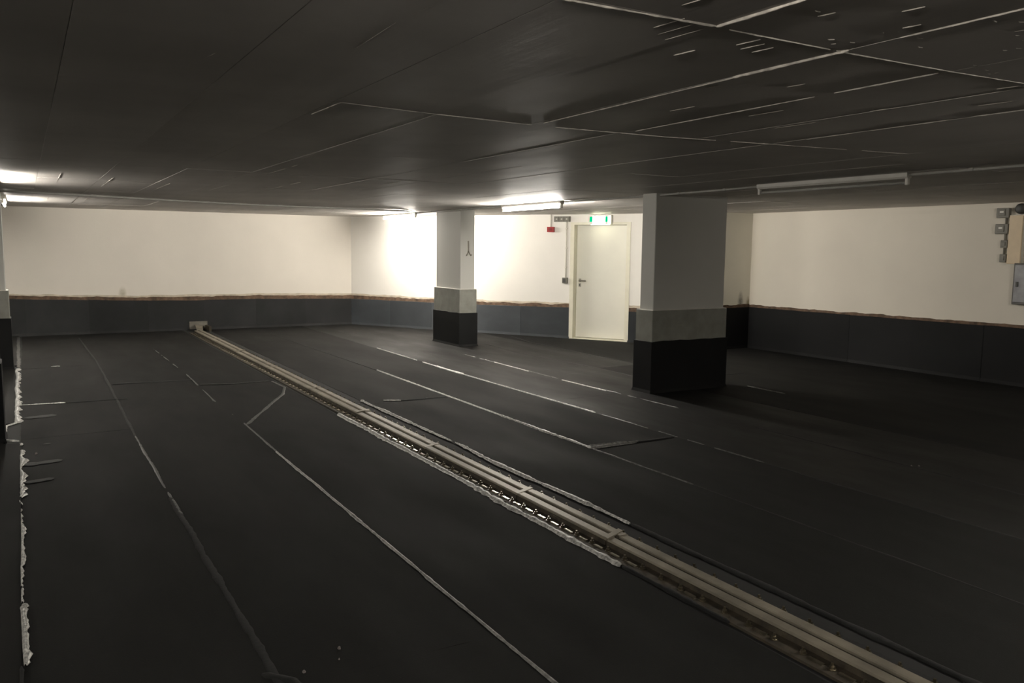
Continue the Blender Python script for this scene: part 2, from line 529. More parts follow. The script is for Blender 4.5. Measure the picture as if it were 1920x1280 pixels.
seam('roll_end_bead', [(3.07, 8.26), (3.4, 8.09)], 0.035, 0.010, 0.008, 'silver', 37.0, rag=1.0, thresh=-0.1)
seam('roll_end_bead', [(3.4, 8.09), (3.95, 8.07)], 0.028, 0.005, 0.008, 'bead_dark', 38.0)
seam('roll_end_bead', [(3.7, 8.12), (3.93, 8.09)], 0.014, 0.008, 0.008, 'bead', 39.0, thresh=-0.1)
seam('roll_end_bead', [(3.95, 5.40), (4.45, 5.40)], 0.030, 0.013, 0.008, 'silver_dim', 40.0, rag=0.3)
seam('roll_end_bead', [(3.97, 5.47), (4.35, 5.44)], 0.016, 0.012, 0.008, 'silver_dim', 41.0, rag=0.3)
seam('roll_end_bead', [(4.4, 5.40), (4.84, 5.40)], 0.05, 0.008, 0.008, 'bead_dark', 42.0, rag=0.3)
# silvery bitumen run along both sides of the joint profile
seam('joint_sealing_bead', [(2.585, 3.25), (2.575, 4.4), (2.59, 5.0), (2.585, 6.6), (2.575, 7.7)], 0.046, 0.014, 0.008, 'silver', 51.0, rag=0.9)
seam('joint_sealing_bead', [(2.60, 2.5), (2.59, 3.25)], 0.030, 0.009, 0.007, 'bead_dark', 52.0, rag=0.8)
seam('joint_sealing_bead', [(3.04, 3.75), (3.05, 4.15), (3.035, 4.6), (3.025, 5.4), (3.05, 5.95), (3.035, 7.5), (3.03, 8.3)], 0.034, 0.012, 0.009, 'silver', 53.0, rag=0.9, thresh=-0.6)
seam('joint_sealing_bead', [(3.05, 1.0), (3.05, 3.75)], 0.05, 0.008, 0.006, 'bead_dark', 54.0, rag=0.4)
# ragged sealing along the left pillar row
seam('edge_sealing_bead', [(-0.15, 16.6), (-0.125, 12.5)], 0.05, 0.008, 0.010, 'bead', 61.0, rag=0.5)
seam('edge_sealing_bead', [(-0.135, 12.4), (-0.12, 8.62)], 0.050, 0.012, 0.010, 'silver', 62.0, rag=0.8, side=1.0)
seam('edge_sealing_bead', [(-0.125, 8.62), (-0.20, 8.52), (-0.215, 7.9), (-0.10, 7.80)], 0.022, 0.010, 0.010, 'silver', 63.0)
seam('edge_sealing_bead', [(-0.08, 7.75), (-0.075, 5.9)], 0.036, 0.012, 0.010, 'silver', 64.0, rag=1.0, side=1.0, thresh=-0.25, dots=0.35)
seam('edge_sealing_bead', [(-0.08, 5.9), (-0.075, 4.1)], 0.016, 0.010, 0.012, 'silver', 65.0, rag=1.3, side=1.0, thresh=-0.25, step=0.012, dots=0.9)
seam('edge_sealing_bead', [(-0.075, 4.15), (-0.06, 3.55)], 0.026, 0.010, 0.012, 'silver', 66.0, rag=0.8, side=1.0)
seam('edge_sealing_bead', [(-0.08, 3.55), (-0.08, -4.0)], 0.018, 0.008, 0.010, 'bead_dark', 67.0)
for k, (ya, w, l) in enumerate(((7.58, 0.07, 0.12), (6.95, 0.09, 0.18), (6.42, 0.07, 0.11), (8.85, 0.10, 0.20))):
    seam('smear', [(-0.07, ya), (l, ya + 0.04)], w, 0.0012, 0.0085, 'smear', 75.0 + k * 2.1, rag=0.9, thresh=-0.6)
seam('torn_patch', [(0.71, 3.05), (0.80, 2.95), (0.84, 2.75)], 0.04, 0.008, 0.007, 'bead_dark', 68.0, rag=1.2)

# ------------------------------------------------------------------ ceiling
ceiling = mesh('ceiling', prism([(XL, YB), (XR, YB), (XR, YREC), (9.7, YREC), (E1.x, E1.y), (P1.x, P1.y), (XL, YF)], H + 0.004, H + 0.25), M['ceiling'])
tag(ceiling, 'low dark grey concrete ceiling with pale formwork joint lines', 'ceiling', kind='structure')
xs = [-1.46 + 0.535 * k for k in range(23)]
for k, v in ((6, 1.75), (7, 2.29), (8, 2.85), (9, 3.365), (10, 3.87)):
    xs[k] = v
xs = [x for x in xs if x < XR] + [XR]
ys = [-0.06 + 1.88 * k for k in range(10)]
ys[-1] = YF
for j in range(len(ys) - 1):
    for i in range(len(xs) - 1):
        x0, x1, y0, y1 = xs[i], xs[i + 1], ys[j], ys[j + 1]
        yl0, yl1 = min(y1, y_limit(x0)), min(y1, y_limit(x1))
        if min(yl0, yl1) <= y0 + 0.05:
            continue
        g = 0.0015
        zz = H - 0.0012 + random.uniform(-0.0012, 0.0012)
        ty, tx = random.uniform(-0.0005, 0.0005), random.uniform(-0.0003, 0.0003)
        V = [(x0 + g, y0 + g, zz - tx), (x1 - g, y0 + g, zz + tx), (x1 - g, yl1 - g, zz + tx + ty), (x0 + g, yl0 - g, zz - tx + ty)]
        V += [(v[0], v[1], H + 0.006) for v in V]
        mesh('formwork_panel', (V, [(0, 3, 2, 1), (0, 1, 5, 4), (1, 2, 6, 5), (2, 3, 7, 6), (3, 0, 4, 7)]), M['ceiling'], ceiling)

def fin(pts, w, h, seed, **kw):
    g = ribbon(pts, w * 0.75, h * 0.75, H - 0.001, seed=seed, down=True, **kw)
    if g[1]:
        mesh('concrete_fin', g, M['fin'], ceiling, smooth=True)
fin([(1.20, 1.84), (1.74, 1.82)], 0.011, 0.007, 70.0, step=0.02, rag=0.8)
fin([(1.74, 1.82), (1.75, 1.0)], 0.012, 0.009, 71.0, step=0.02, rag=0.5)
fin([(1.80, 1.83), (2.24, 1.83)], 0.006, 0.004, 72.0, step=0.02, rag=0.7)
fin([(2.27, 1.83), (2.85, 1.81), (3.6, 1.76)], 0.008, 0.005, 73.0, step=0.02, rag=0.7, thresh=-0.35)
fin([(2.29, 2.30), (2.29, 1.80)], 0.012, 0.009, 74.0, step=0.02, rag=0.5)
fin([(2.32, 3.80), (2.30, 2.30)], 0.009, 0.005, 75.0, step=0.02, rag=0.6, thresh=-0.35)
fin([(2.29, 1.78), (2.29, 0.6)], 0.008, 0.005, 76.0, step=0.02, thresh=-0.25)
fin([(2.88, 3.60), (2.85, 2.2), (2.84, 1.85)], 0.009, 0.005, 77.0, step=0.02, thresh=-0.30)
fin([(2.85, 1.75), (2.86, 1.0)], 0.009, 0.005, 78.0, step=0.02, thresh=0.0)
fin([(3.88, 3.3), (3.86, 2.3)], 0.011, 0.005, 79.0, step=0.02, thresh=-0.05)
fin([(3.86, 2.3), (3.87, 1.2)], 0.012, 0.006, 80.0, step=0.02, thresh=-0.25)
fin([(1.25, 3.64), (1.79, 3.70), (2.30, 3.73)], 0.007, 0.004, 81.0, step=0.02, rag=0.4)
fin([(2.45, 3.73), (3.17, 3.68), (3.9, 3.56), (4.95, 3.40)], 0.009, 0.004, 82.0, step=0.02, thresh=-0.25)
fin([(1.24, 4.05), (1.25, 3.64)], 0.009, 0.003, 83.0, step=0.02)
fin([(0.96, 2.66), (0.95, 2.26)], 0.004, 0.002, 84.0, step=0.02)
fin([(0.95, 2.26), (0.99, 1.9)], 0.003, 0.0015, 85.0, step=0.02, thresh=-0.1)
for k, (x, y, l) in enumerate(((1.52, 1.72, 0.10), (1.60, 1.93, 0.12), (1.66, 1.98, 0.14), (1.72, 2.02, 0.16), (1.95, 1.95, 0.09), (2.0, 1.98, 0.09), (2.06, 1.99, 0.08), (1.88, 2.16, 0.09), (2.35, 2.5, 0.06), (2.6, 2.32, 0.08), (3.0, 2.9, 0.2), (3.4, 3.1, 0.25), (3.35, 2.5, 0.12), (2.6, 3.0, 0.15), (2.2, 1.55, 0.05), (1.9, 1.6, 0.05), (2.05, 1.45, 0.06), (2.5, 1.4, 0.07), (3.3, 1.9, 0.1), (3.6, 2.15, 0.14))):
    fin([(x, y), (x + 0.01, y - l)], 0.0045, 0.003, 90.0 + k * 2.3, step=0.015, rag=0.5)
fin([(0.57, 3.05), (0.585, 2.97)], 0.007, 0.003, 140.0, step=0.015)
for k, (x, y, l) in enumerate(((0.78, 10.3, 1.4), (1.35, 10.6, 1.3), (1.9, 10.2, 1.2), (2.42, 9.9, 1.6), (0.80, 13.6, 1.2), (0.33, 10.0, 1.3), (0.33, 14.0, 1.0), (1.9, 7.8, 1.2), (3.2, 9.0, 1.4))):
    fin([(x, y), (x, y - l)], 0.010, 0.003, 150.0 + k * 3.1, step=0.05, thresh=-0.25)
# pebbly pock marks on the near right panels
for k in range(46):
    x = random.uniform(1.8, 3.6)
    y = random.uniform(1.0, 1.80)
    s = random.uniform(0.004, 0.009)
    fin([(x - s, y), (x, y + 0.002), (x + s * 1.6, y + random.uniform(-0.01, 0.01))], s, 0.003, 200.0 + k, step=0.004)

# ------------------------------------------------------------------ walls
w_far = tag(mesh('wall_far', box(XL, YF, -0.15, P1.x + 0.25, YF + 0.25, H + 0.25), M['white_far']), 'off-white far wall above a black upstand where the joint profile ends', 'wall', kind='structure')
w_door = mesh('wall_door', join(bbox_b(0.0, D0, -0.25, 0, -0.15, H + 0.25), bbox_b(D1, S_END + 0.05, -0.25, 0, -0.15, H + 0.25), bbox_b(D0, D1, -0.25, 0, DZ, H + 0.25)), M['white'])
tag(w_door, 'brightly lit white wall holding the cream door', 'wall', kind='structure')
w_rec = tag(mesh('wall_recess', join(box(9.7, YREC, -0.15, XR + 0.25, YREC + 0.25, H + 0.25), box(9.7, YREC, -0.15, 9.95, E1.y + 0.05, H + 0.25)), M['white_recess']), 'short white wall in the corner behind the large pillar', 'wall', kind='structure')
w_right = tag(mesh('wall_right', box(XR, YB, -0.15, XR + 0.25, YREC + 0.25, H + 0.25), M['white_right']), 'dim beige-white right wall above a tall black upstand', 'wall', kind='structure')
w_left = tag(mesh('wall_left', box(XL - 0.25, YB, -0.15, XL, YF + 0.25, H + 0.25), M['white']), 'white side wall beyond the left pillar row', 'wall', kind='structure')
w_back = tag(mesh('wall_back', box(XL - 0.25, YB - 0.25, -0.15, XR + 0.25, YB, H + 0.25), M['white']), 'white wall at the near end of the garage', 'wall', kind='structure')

def interp(tab, s):
    if s <= tab[0][0]: return tab[0][1]
    for (a, u), (b, v) in zip(tab[:-1], tab[1:]):
        if s <= b: return u + (v - u) * (s - a) / (b - a)
    return tab[-1][1]

def upstand(parent, place, s0, s1, dark, brown, width=1.02, seed=0.0, tone=(1, 1, 1), putty=True):
    """Vertical membrane sheets on a wall with a smeared primer line above; place(s, off, z) gives the world point."""
    n = max(1, round((s1 - s0) / width))
    for k in range(n):
        a, b = s0 + (s1 - s0) * k / n, s0 + (s1 - s0) * (k + 1) / n
        th = 0.010 + 0.004 * (k % 2)
        V, F = [], []
        m = 8
        for i in range(m + 1):
            s = a + (b - a) * i / m
            zt = interp(dark, s) + 0.007 * nz(s * 2.3, seed, k)
            e = 0.003 * nz(s * 1.5, seed, 3.3)
            for off, z in ((0.0, 0.0), (th + e + 0.012, 0.0), (th + e, 0.05), (th + e, zt - 0.006), (th - 0.004, zt), (0.0, zt)):
                V.append(place(s, off, z))
        for i in range(m):
            for q in range(5):
                F.append((i * 6 + q, (i + 1) * 6 + q, (i + 1) * 6 + q + 1, i * 6 + q + 1))
        F.append(tuple(range(6)))
        F.append(tuple(m * 6 + q for q in range(5, -1, -1)))
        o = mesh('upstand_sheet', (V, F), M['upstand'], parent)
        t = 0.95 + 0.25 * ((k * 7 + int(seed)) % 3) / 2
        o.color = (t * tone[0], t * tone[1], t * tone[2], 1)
    for nm, mat, off, zf, wob in (('primer_strip', 'primer', 0.006, 1.0, 0.014), ('putty_strip', 'putty', 0.0035, 1.5, 0.010)):
        if nm == 'putty_strip' and not putty:
            continue
        V, F = [], []
        m = int((s1 - s0) / 0.05)
        for i in range(m + 1):
            s = s0 + (s1 - s0) * i / m
            zd, zb = interp(dark, s), interp(brown, s)
            zt = zd + (zb - zd) * zf + wob * 1.35 * (nz(s * 3.1, seed, zf) + 0.6 * nz(s * 11.0, seed, zf))
            zt = max(zt, zd + 0.012)
            V += [place(s, 0.0, zd - 0.02), place(s, off, zd - 0.02), place(s, off, zt - 0.002), place(s, 0.0, zt)]
        for i in range(m):
            for q in range(3):
                F.append((i * 4 + q, (i + 1) * 4 + q, (i + 1) * 4 + q + 1, i * 4 + q + 1))
        mesh(nm, (V, F), M[mat], parent)

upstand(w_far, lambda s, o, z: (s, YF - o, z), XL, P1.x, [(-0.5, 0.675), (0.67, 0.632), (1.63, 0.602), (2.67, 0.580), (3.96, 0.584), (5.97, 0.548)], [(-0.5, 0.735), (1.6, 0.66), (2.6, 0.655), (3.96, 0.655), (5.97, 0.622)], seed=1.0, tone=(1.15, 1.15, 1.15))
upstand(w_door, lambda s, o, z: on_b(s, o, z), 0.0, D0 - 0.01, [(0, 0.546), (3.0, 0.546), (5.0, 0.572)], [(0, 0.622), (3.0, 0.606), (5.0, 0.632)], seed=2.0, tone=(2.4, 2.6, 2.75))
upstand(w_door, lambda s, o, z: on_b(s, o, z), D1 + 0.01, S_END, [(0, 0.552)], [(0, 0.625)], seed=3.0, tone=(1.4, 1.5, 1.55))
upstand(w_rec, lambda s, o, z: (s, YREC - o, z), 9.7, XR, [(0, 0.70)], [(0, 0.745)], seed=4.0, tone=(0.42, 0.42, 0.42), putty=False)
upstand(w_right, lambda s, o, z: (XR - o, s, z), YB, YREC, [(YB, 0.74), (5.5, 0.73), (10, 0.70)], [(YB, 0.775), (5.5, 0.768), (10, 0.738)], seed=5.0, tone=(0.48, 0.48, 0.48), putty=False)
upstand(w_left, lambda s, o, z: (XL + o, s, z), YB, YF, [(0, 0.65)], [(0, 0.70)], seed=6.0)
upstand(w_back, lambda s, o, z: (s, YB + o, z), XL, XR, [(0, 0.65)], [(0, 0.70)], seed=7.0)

# ------------------------------------------------------------------ pillars
def pillar(x, y, w, d, zd, zp, label, shade=1.0, seed=0.0):
    t = thing('concrete_pillar', (x + w / 2, y + d / 2, 0), label, 'pillar')
    mesh('shaft', bevbox(x, y, zp - 0.03, x + w, y + d, H + 0.02, 0.006), M['pillar'], t)
    e = 0.030
    mesh('plinth', bevbox(x - e, y - e, 0.0, x + w + e, y + d + e, zp, 0.006), M['plinth'], t)
    mesh('ledge', bevbox(x - e + 0.003, y - e + 0.003, zp - 0.004, x + w + e - 0.003, y + d + e - 0.003, zp + 0.004, 0.003), M['ledge'], t)
    # bitumen wrap with an uneven upper edge
    e2 = e + 0.012
    pts = []
    cs = [(x - e2, y - e2), (x + w + e2, y - e2), (x + w + e2, y + d + e2), (x - e2, y + d + e2)]
    for (ax, ay), (bx, by) in zip(cs, cs[1:] + cs[:1]):
        n = max(2, int(math.hypot(bx - ax, by - ay) / 0.08))
        for i in range(n):
            pts.append((ax + (bx - ax) * i / n, ay + (by - ay) * i / n))
    V, F = [], []
    n = len(pts)
    for i, (px, py) in enumerate(pts):
        dx, dy = x + w / 2 - px, y + d / 2 - py
        zt = zd + 0.010 * nz(px * 5, py * 5, seed) + 0.004 * nz(px * 21, py * 21, seed)
        k = 0.014
        ix = px + (k if dx > 0 else -k)
        iy = py + (k if dy > 0 else -k)
        fx = px - (0.012 if dx > 0 else -0.012)
        fy = py - (0.012 if dy > 0 else -0.012)
        V += [(fx, fy, 0.0), (px, py, 0.04), (px, py, zt), (ix, iy, zt + 0.003)]
    for i in range(n):
        j = (i + 1) % n
        for q in range(3):
            F.append((i * 4 + q, j * 4 + q, j * 4 + q + 1, i * 4 + q + 1))
    o = mesh('bitumen_wrap', (V, F), M['upstand'], t)
    o.color = (0.62, 0.62, 0.62, 1)
    return t

pillar(6.137, 7.265, 1.09, 0.237, 0.600, 0.955, 'broad grey pillar nearest the right wall, with a stepped black base', seed=1)
pillar(6.216, 12.255, 0.262, 0.928, 0.562, 0.958, 'slim white pillar with a small hook, standing before the brightly lit corner', seed=2)
pillar(-1.31, 12.49, 1.09, 0.24, 0.667, 1.024, 'pillar cut by the left edge of the photo, its pale plinth just in view', seed=3)
pillar(-1.33, 7.87, 1.09, 0.24, 0.66, 1.02, 'nearer pillar at the left edge, only a sliver of its black base in view', seed=4)

# hook on the slim pillar
hk = thing('wall_hook', (6.358, 12.255, 1.515), 'thin forked metal hook on the face of the slim pillar', 'hook')
mesh('back_plate', bevbox(6.345, 12.243, 1.56, 6.371, 12.256, 1.755, 0.003), M['metal_handle'], hk)
for sx in (-1, 1):
    mesh('prong', tube([(6.358, 12.243, 1.59), (6.358 + sx * 0.022, 12.236, 1.545), (6.358 + sx * 0.040, 12.228, 1.512), (6.358 + sx * 0.043, 12.222, 1.515)], 0.007), M['metal_handle'], hk, smooth=True)
    mesh('knob', tube([(6.358 + sx * 0.043, 12.220, 1.516), (6.358 + sx * 0.043, 12.220, 1.524), (6.358 + sx * 0.043, 12.220, 1.532), (6.358 + sx * 0.043, 12.220, 1.537)], [0.005, 0.011, 0.011, 0.005]), M['metal_handle'], hk, smooth=True)

# ------------------------------------------------------------------ floor joint profile
jt = thing('expansion_joint_profile', (2.77, 8.0, 0.0), 'long raised aluminium joint profile with bolts, crossing the floor to the far wall', 'joint profile')
Y0, Y1 = -4.5, 16.30
joints = [-2.3, -0.35, 1.55, 3.52, 4.48, 5.92, 7.5, 9.03, 10.9, 12.8, 14.7]
segs = [Y0] + joints + [Y1]
def extr(profile, y0, y1):
    n = len(profile)
    V = [(x, y0, z) for x, z in profile] + [(x, y1, z) for x, z in profile]
    F = [tuple(range(n)), tuple(range(2 * n - 1, n - 1, -1))] + [(i, n + i, n + (i + 1) % n, (i + 1) % n) for i in range(n)]
    return V, F
for k, (a, b) in enumerate(zip(segs[:-1], segs[1:])):
    dz = 0.0025 * ((k * 5) % 3 - 1)
    zt = 0.050 + dz
    left = [(2.694, 0.0), (2.694, zt - 0.006), (2.700, zt), (2.747, zt + 0.001), (2.751, zt - 0.004), (2.751, zt - 0.03), (2.743, zt - 0.03), (2.743, zt - 0.010), (2.704, zt - 0.010), (2.704, 0.0)]
    rights = [(2.783, zt - 0.03), (2.783, zt - 0.004), (2.787, zt + 0.001), (2.836, zt), (2.846, zt - 0.006), (2.846, 0.0), (2.836, 0.0), (2.836, zt - 0.010), (2.791, zt - 0.010), (2.791, zt - 0.03)]
    mesh('edge_profile', extr(left, a + 0.003, b - 0.003), M['alu'], jt)
    mesh('edge_profile', extr(rights, a + 0.003, b - 0.003), M['alu'], jt)
    rb = [(2.745, 0.016), (2.749, 0.034), (2.762, 0.024), (2.772, 0.024), (2.785, 0.034), (2.789, 0.016)]
    mesh('rubber_insert', extr(rb[::-1], a, b), M['rubber'], jt)
    mesh('side_web', box(2.688, a + 0.004, 0.003, 2.695, b - 0.004, 0.038), M['alu_dirty'], jt)
    mesh('flange', extr([(2.60, 0.0), (2.60, 0.012), (2.69, 0.014), (2.69, 0.0)], a + 0.004, b - 0.004), M['alu_dirty'], jt)
    mesh('flange', extr([(2.85, 0.0), (2.85, 0.014), (2.93, 0.011), (2.93, 0.0)], a + 0.004, b - 0.004), M['bead_dark'], jt)
    if k:
        V, F = prism([(2.693, a - 0.010), (2.847, a + 0.055), (2.847, a + 0.095), (2.693, a + 0.030)], zt - 0.004, zt + 0.004)
        mesh('splice_plate', (V, F), M['alu'], jt)

def bolt_geo():
    hexa = [(0.012 * math.cos(i * math.pi / 3), 0.012 * math.sin(i * math.pi / 3)) for i in range(6)]
    wash = [(0.018 * math.cos(i * math.pi / 5), 0.018 * math.sin(i * math.pi / 5)) for i in range(10)]
    stud = [(0.006 * math.cos(i * math.pi / 3), 0.006 * math.sin(i * math.pi / 3)) for i in range(6)]
    return join(prism(wash, 0.0, 0.003), prism(hexa, 0.003, 0.014), prism(stud, 0.014, 0.027))
def plate_geo():
    return extr([(-0.014, 0.0), (-0.014, 0.004), (-0.006, 0.0075), (0.008, 0.0075), (0.014, 0.004), (0.014, 0.0)], -0.037, 0.037)
first = {}
def stamp(key, name, geo, mat, x, y, z, rz=0.0, rx=0.0):
    if key not in first:
        o = mesh(name, geo(), mat, jt, loc=None)
        first[key] = o.data
        for v in o.data.vertices:
            v.co += _org[jt]
    else:
        o = bpy.data.objects.new(name, first[key])
        C.objects.link(o)
        o.parent = jt
    o.location = Vector((x, y, z)) - _org[jt]
    o.rotation_euler = (rx, 0, rz)
    return o
y = 0.55
k = 0
while y < 16.0:
    stamp('bolt', 'bolt', bolt_geo, M['bolt'], 2.647 + random.uniform(-.003, .003), y, 0.012, random.uniform(0, 1))
    if not (2.0 < y < 3.3 and k % 3):
        stamp('plate', 'clamp_plate', plate_geo, M['steel'] if 0 else M['steel'], 2.640, y + 0.0725, 0.0115, 0.0, random.uniform(-0.012, 0.012))
    stamp('bolt', 'bolt', bolt_geo, M['bolt'], 2.886 + random.uniform(-.003, .003), y + 0.02, 0.012, random.uniform(0, 1))
    y += 0.145
    k += 1

# bent plate where the profile ends at the far wall
ep = thing('end_flashing', (2.86, 16.6, 0.0), 'small grey metal flashing box where the joint profile meets the far wall', 'flashing')
mesh('back_plate', box(2.70, YF - 0.022, 0.0, 3.03, YF - 0.012, 0.172), M['galvanised'], ep)
mesh('tilted_cover', ([(2.74, 16.30, 0.056), (2.85, 16.30, 0.052), (2.94, YF - 0.025, 0.085), (2.80, YF - 0.025, 0.110), (2.74, 16.30, 0.046), (2.85, 16.30, 0.042), (2.94, YF - 0.025, 0.075), (2.80, YF - 0.025, 0.100)], [(0, 1, 2, 3), (7, 6, 5, 4), (0, 4, 5, 1), (1, 5, 6, 2), (2, 6, 7, 3), (3, 7, 4, 0)]), M['alu'], ep)
mesh('cheek', box(2.99, 16.45, 0.0, 3.03, YF - 0.02, 0.10), M['alu_dirty'], ep)

# gravel crumbs
def crumb(x, y, s, label):
    V, F = [], []
    rnd = random.Random(x * 13 + y)
    top = (x + rnd.uniform(-.2, .2) * s, y, 0.008 + s * 0.8)
    n = 6
    for i in range(n):
        a = 2 * math.pi * i / n
        r = s * rnd.uniform(0.6, 1.0)
        V.append((x + r * math.cos(a), y + r * math.sin(a), 0.004))
    for i in range(n):
        a = 2 * math.pi * i / n + 0.4
        r = s * rnd.uniform(0.45, 0.75)
        V.append((x + r * math.cos(a), y + r * math.sin(a), 0.006 + s * rnd.uniform(0.4, 0.7)))
    V.append(top)
    F = [tuple(range(n - 1, -1, -1))] + [(i, (i + 1) % n, n + (i + 1) % n, n + i) for i in range(n)] + [(n + i, n + (i + 1) % n, 2 * n) for i in range(n)]
    o = mesh('gravel_crumb', (V, F), M['gravel'], loc=(x, y, 0.004))
    tag(o, label, 'gravel', 'gravel crumbs on the floor')
crumb(1.033, 3.11, 0.010, 'pinkish crumb, upper of two on the near floor left of the long seam')
crumb(1.004, 3.025, 0.005, 'tiny crumb just below the pinkish crumb on the near floor')
crumb(0.854, 2.995, 0.009, 'grey crumb nearest the bottom edge, beside the torn floor patch')
crumb(5.81, 3.789, 0.010, 'left of two pale crumbs on the dark floor before the right wall')
crumb(5.862, 3.761, 0.009, 'right of two pale crumbs on the dark floor before the right wall')
crumb(0.014, 7.289, 0.013, 'small pale crumb beside the ragged sealing at the left edge')

# ------------------------------------------------------------------ lamps
LAMP_LABELS = []
def batten(x, y0, y1, lit, label, power=1.0):
    """Bare fluorescent batten along y: enamel housing on the ceiling, a tube on two holders below it."""
    t = thing('fluorescent_batten', (x, (y0 + y1) / 2, H - 0.004), label, 'lamp', 'fluorescent battens on the ceiling')
    hz = [(-0.030, 0.0), (-0.030, -0.030), (-0.020, -0.045), (0.020, -0.045), (0.030, -0.030), (0.030, 0.0)]
    V, F = extr([(x + a, H - 0.003 + b) for a, b in hz], y0, y1)
    mesh('housing', (V, F), M['housing'], t)
    for ye, s in ((y0, 1), (y1, -1)):
        mesh('lamp_holder', bevbox(x - 0.016, min(ye, ye + s * 0.028), H - 0.100, x + 0.016, max(ye, ye + s * 0.028), H - 0.046, 0.005), M['white_plastic'], t)
    zt = H - 0.080
    ya, yb = y0 + 0.030, y1 - 0.030
    g = tube([(x, ya + 0.02, zt), (x, yb - 0.02, zt)], 0.013, 16)
    tb = mesh('tube', g, emit('lit_tube', TUBE_COLOR, TUBE_POWER * power) if lit else M['tube_off'], t, smooth=True)
    for a, b in ((ya, ya + 0.022), (yb - 0.022, yb)):
        mesh('end_cap', tube([(x, a, zt), (x, b, zt)], 0.0135, 12), M['tube_cap'], tb)
    return t
PW = dict(F2=2.45, F1=2.5, A1=0.9, A2=1.65, RB=2.4, LB=0.9, LC=1.6)
batten(6.10, 4.16, 5.73, False, 'unlit fluorescent batten on the ceiling before the right wall')
batten(6.10, 9.10, 10.66, True, 'large glowing fluorescent batten on the ceiling between the two pillars', PW['F2'])
batten(6.08, 13.75, 15.30, True, 'smaller glowing fluorescent batten beside the slim pillar near the far corner', PW['F1'])
batten(-0.21, 8.80, 10.36, True, 'nearer lit batten at the left edge, casting the upper streak of light on the ceiling', PW['A1'])
batten(-0.21, 13.22, 14.78, True, 'lit batten whose end peeps in at the left edge near the far wall', PW['A2'])
batten(6.10, -0.44, 1.12, True, 'lit batten on the right-hand lamp row behind the viewer', PW['RB'])
batten(-0.21, -0.30, 1.26, True, 'lit batten above the viewer on the left lamp row', PW['LB'])
batten(-4.00, 4.30, 5.86, True, 'lit batten far left beyond the pillar row', PW['LC'])

# ------------------------------------------------------------------ conduits
def conduit(path, r, label, clips):
    t = thing('cable_conduit', path[0], label, 'conduit')
    mesh('pipe', tube(path, r, 8), M['conduit'], t, smooth=True)
    P = [Vector(p) for p in path]
    for i in clips:
        j = int(i)
        p = P[j].lerp(P[min(j + 1, len(P) - 1)], i - j)
        mesh('clip', bevbox(p.x - 0.018, p.y - 0.018, H - 0.030, p.x + 0.018, p.y + 0.018, H - 0.005, 0.004), M['conduit'], t)
zc = H - 0.019
conduit([(-0.21, 11.75, zc), (0.91, 12.07, zc), (1.60, 12.40, zc), (2.34, 12.66, zc), (3.12, 12.88, zc), (4.56, 13.06, zc), (5.6, 13.14, zc), (6.03, 13.70, zc)], 0.012, 'grey conduit crossing the ceiling from the left edge to the far corner lamp', [0.9, 1.4, 2.05, 2.6, 3.0, 3.6, 4.2, 4.8])
conduit([(6.12, 5.72, zc), (6.17, 6.3, zc), (6.20, 7.6, zc), (6.14, 9.11, zc)], 0.012, 'grey conduit between the unlit lamp and the large glowing lamp', [0.9, 1.5, 2.4])
conduit([(6.10, 4.17, zc), (6.08, 3.3, zc), (6.09, 1.14, zc)], 0.012, 'grey conduit running from the unlit lamp to the right edge of the photo', [0.6, 1.3])
conduit([(6.10, 13.74, zc), (6.12, 12.2, zc), (6.10, 10.65, zc)], 0.012, 'short conduit linking the two glowing lamps past the slim pillar', [0.4, 1.3])

# ------------------------------------------------------------------ door
door = thing('door_1', on_b((D0 + D1) / 2, 0, 0), 'cream steel door with a lever handle, set in the white wall beneath the exit sign', 'door', kind='structure')
fw_ = 0.055
mesh('frame', join(bbox_b(D0 - 0.02, D0 + fw_, -0.20, 0.014, 0.0, DZ + 0.02), bbox_b(D1 - fw_, D1 + 0.02, -0.20, 0.014, 0.0, DZ + 0.02), bbox_b(D0 + fw_, D1 - fw_, -0.20, 0.014, DZ - fw_ + 0.03, DZ + 0.02)), M['frame_paint'], door)
leaf = mesh('leaf', bbox_b(D0 + fw_ + 0.004, D1 - fw_ - 0.004, -0.175, -0.125, 0.03, DZ - fw_ + 0.026), M['door_paint'], door)
mesh('threshold', bbox_b(D0 + fw_, D1 - fw_, -0.19, 0.005, 0.0, 0.022), M['frame_paint'], door)
hs = D0 + fw_ + 0.075
o = -0.125
mesh('handle_rose', bbox_b(hs - 0.022, hs + 0.022, o, o + 0.009, 1.045, 1.105), M['metal_handle'], leaf)
mesh('lever', tube([on_b(hs, o, 1.075), on_b(hs, o + 0.05, 1.075), on_b(hs + 0.02, o + 0.056, 1.075), on_b(hs + 0.13, o + 0.052, 1.070)], 0.011), M['metal_handle'], leaf, smooth=True)
mesh('lock_rose', bbox_b(hs - 0.024, hs + 0.016, o, o + 0.012, 0.955, 1.02), M['metal_handle'], leaf)
mesh('keyhole', bbox_b(hs - 0.010, hs + 0.002, o + 0.010, o + 0.016, 0.970, 1.005), M['dark_plastic'], leaf)
for z in (0.25, 1.05, 1.85):
    mesh('hinge', tube([on_b(D1 - fw_ - 0.006, o + 0.008, z - 0.05), on_b(D1 - fw_ - 0.006, o + 0.008, z + 0.05)], 0.010), M['frame_paint'], leaf)

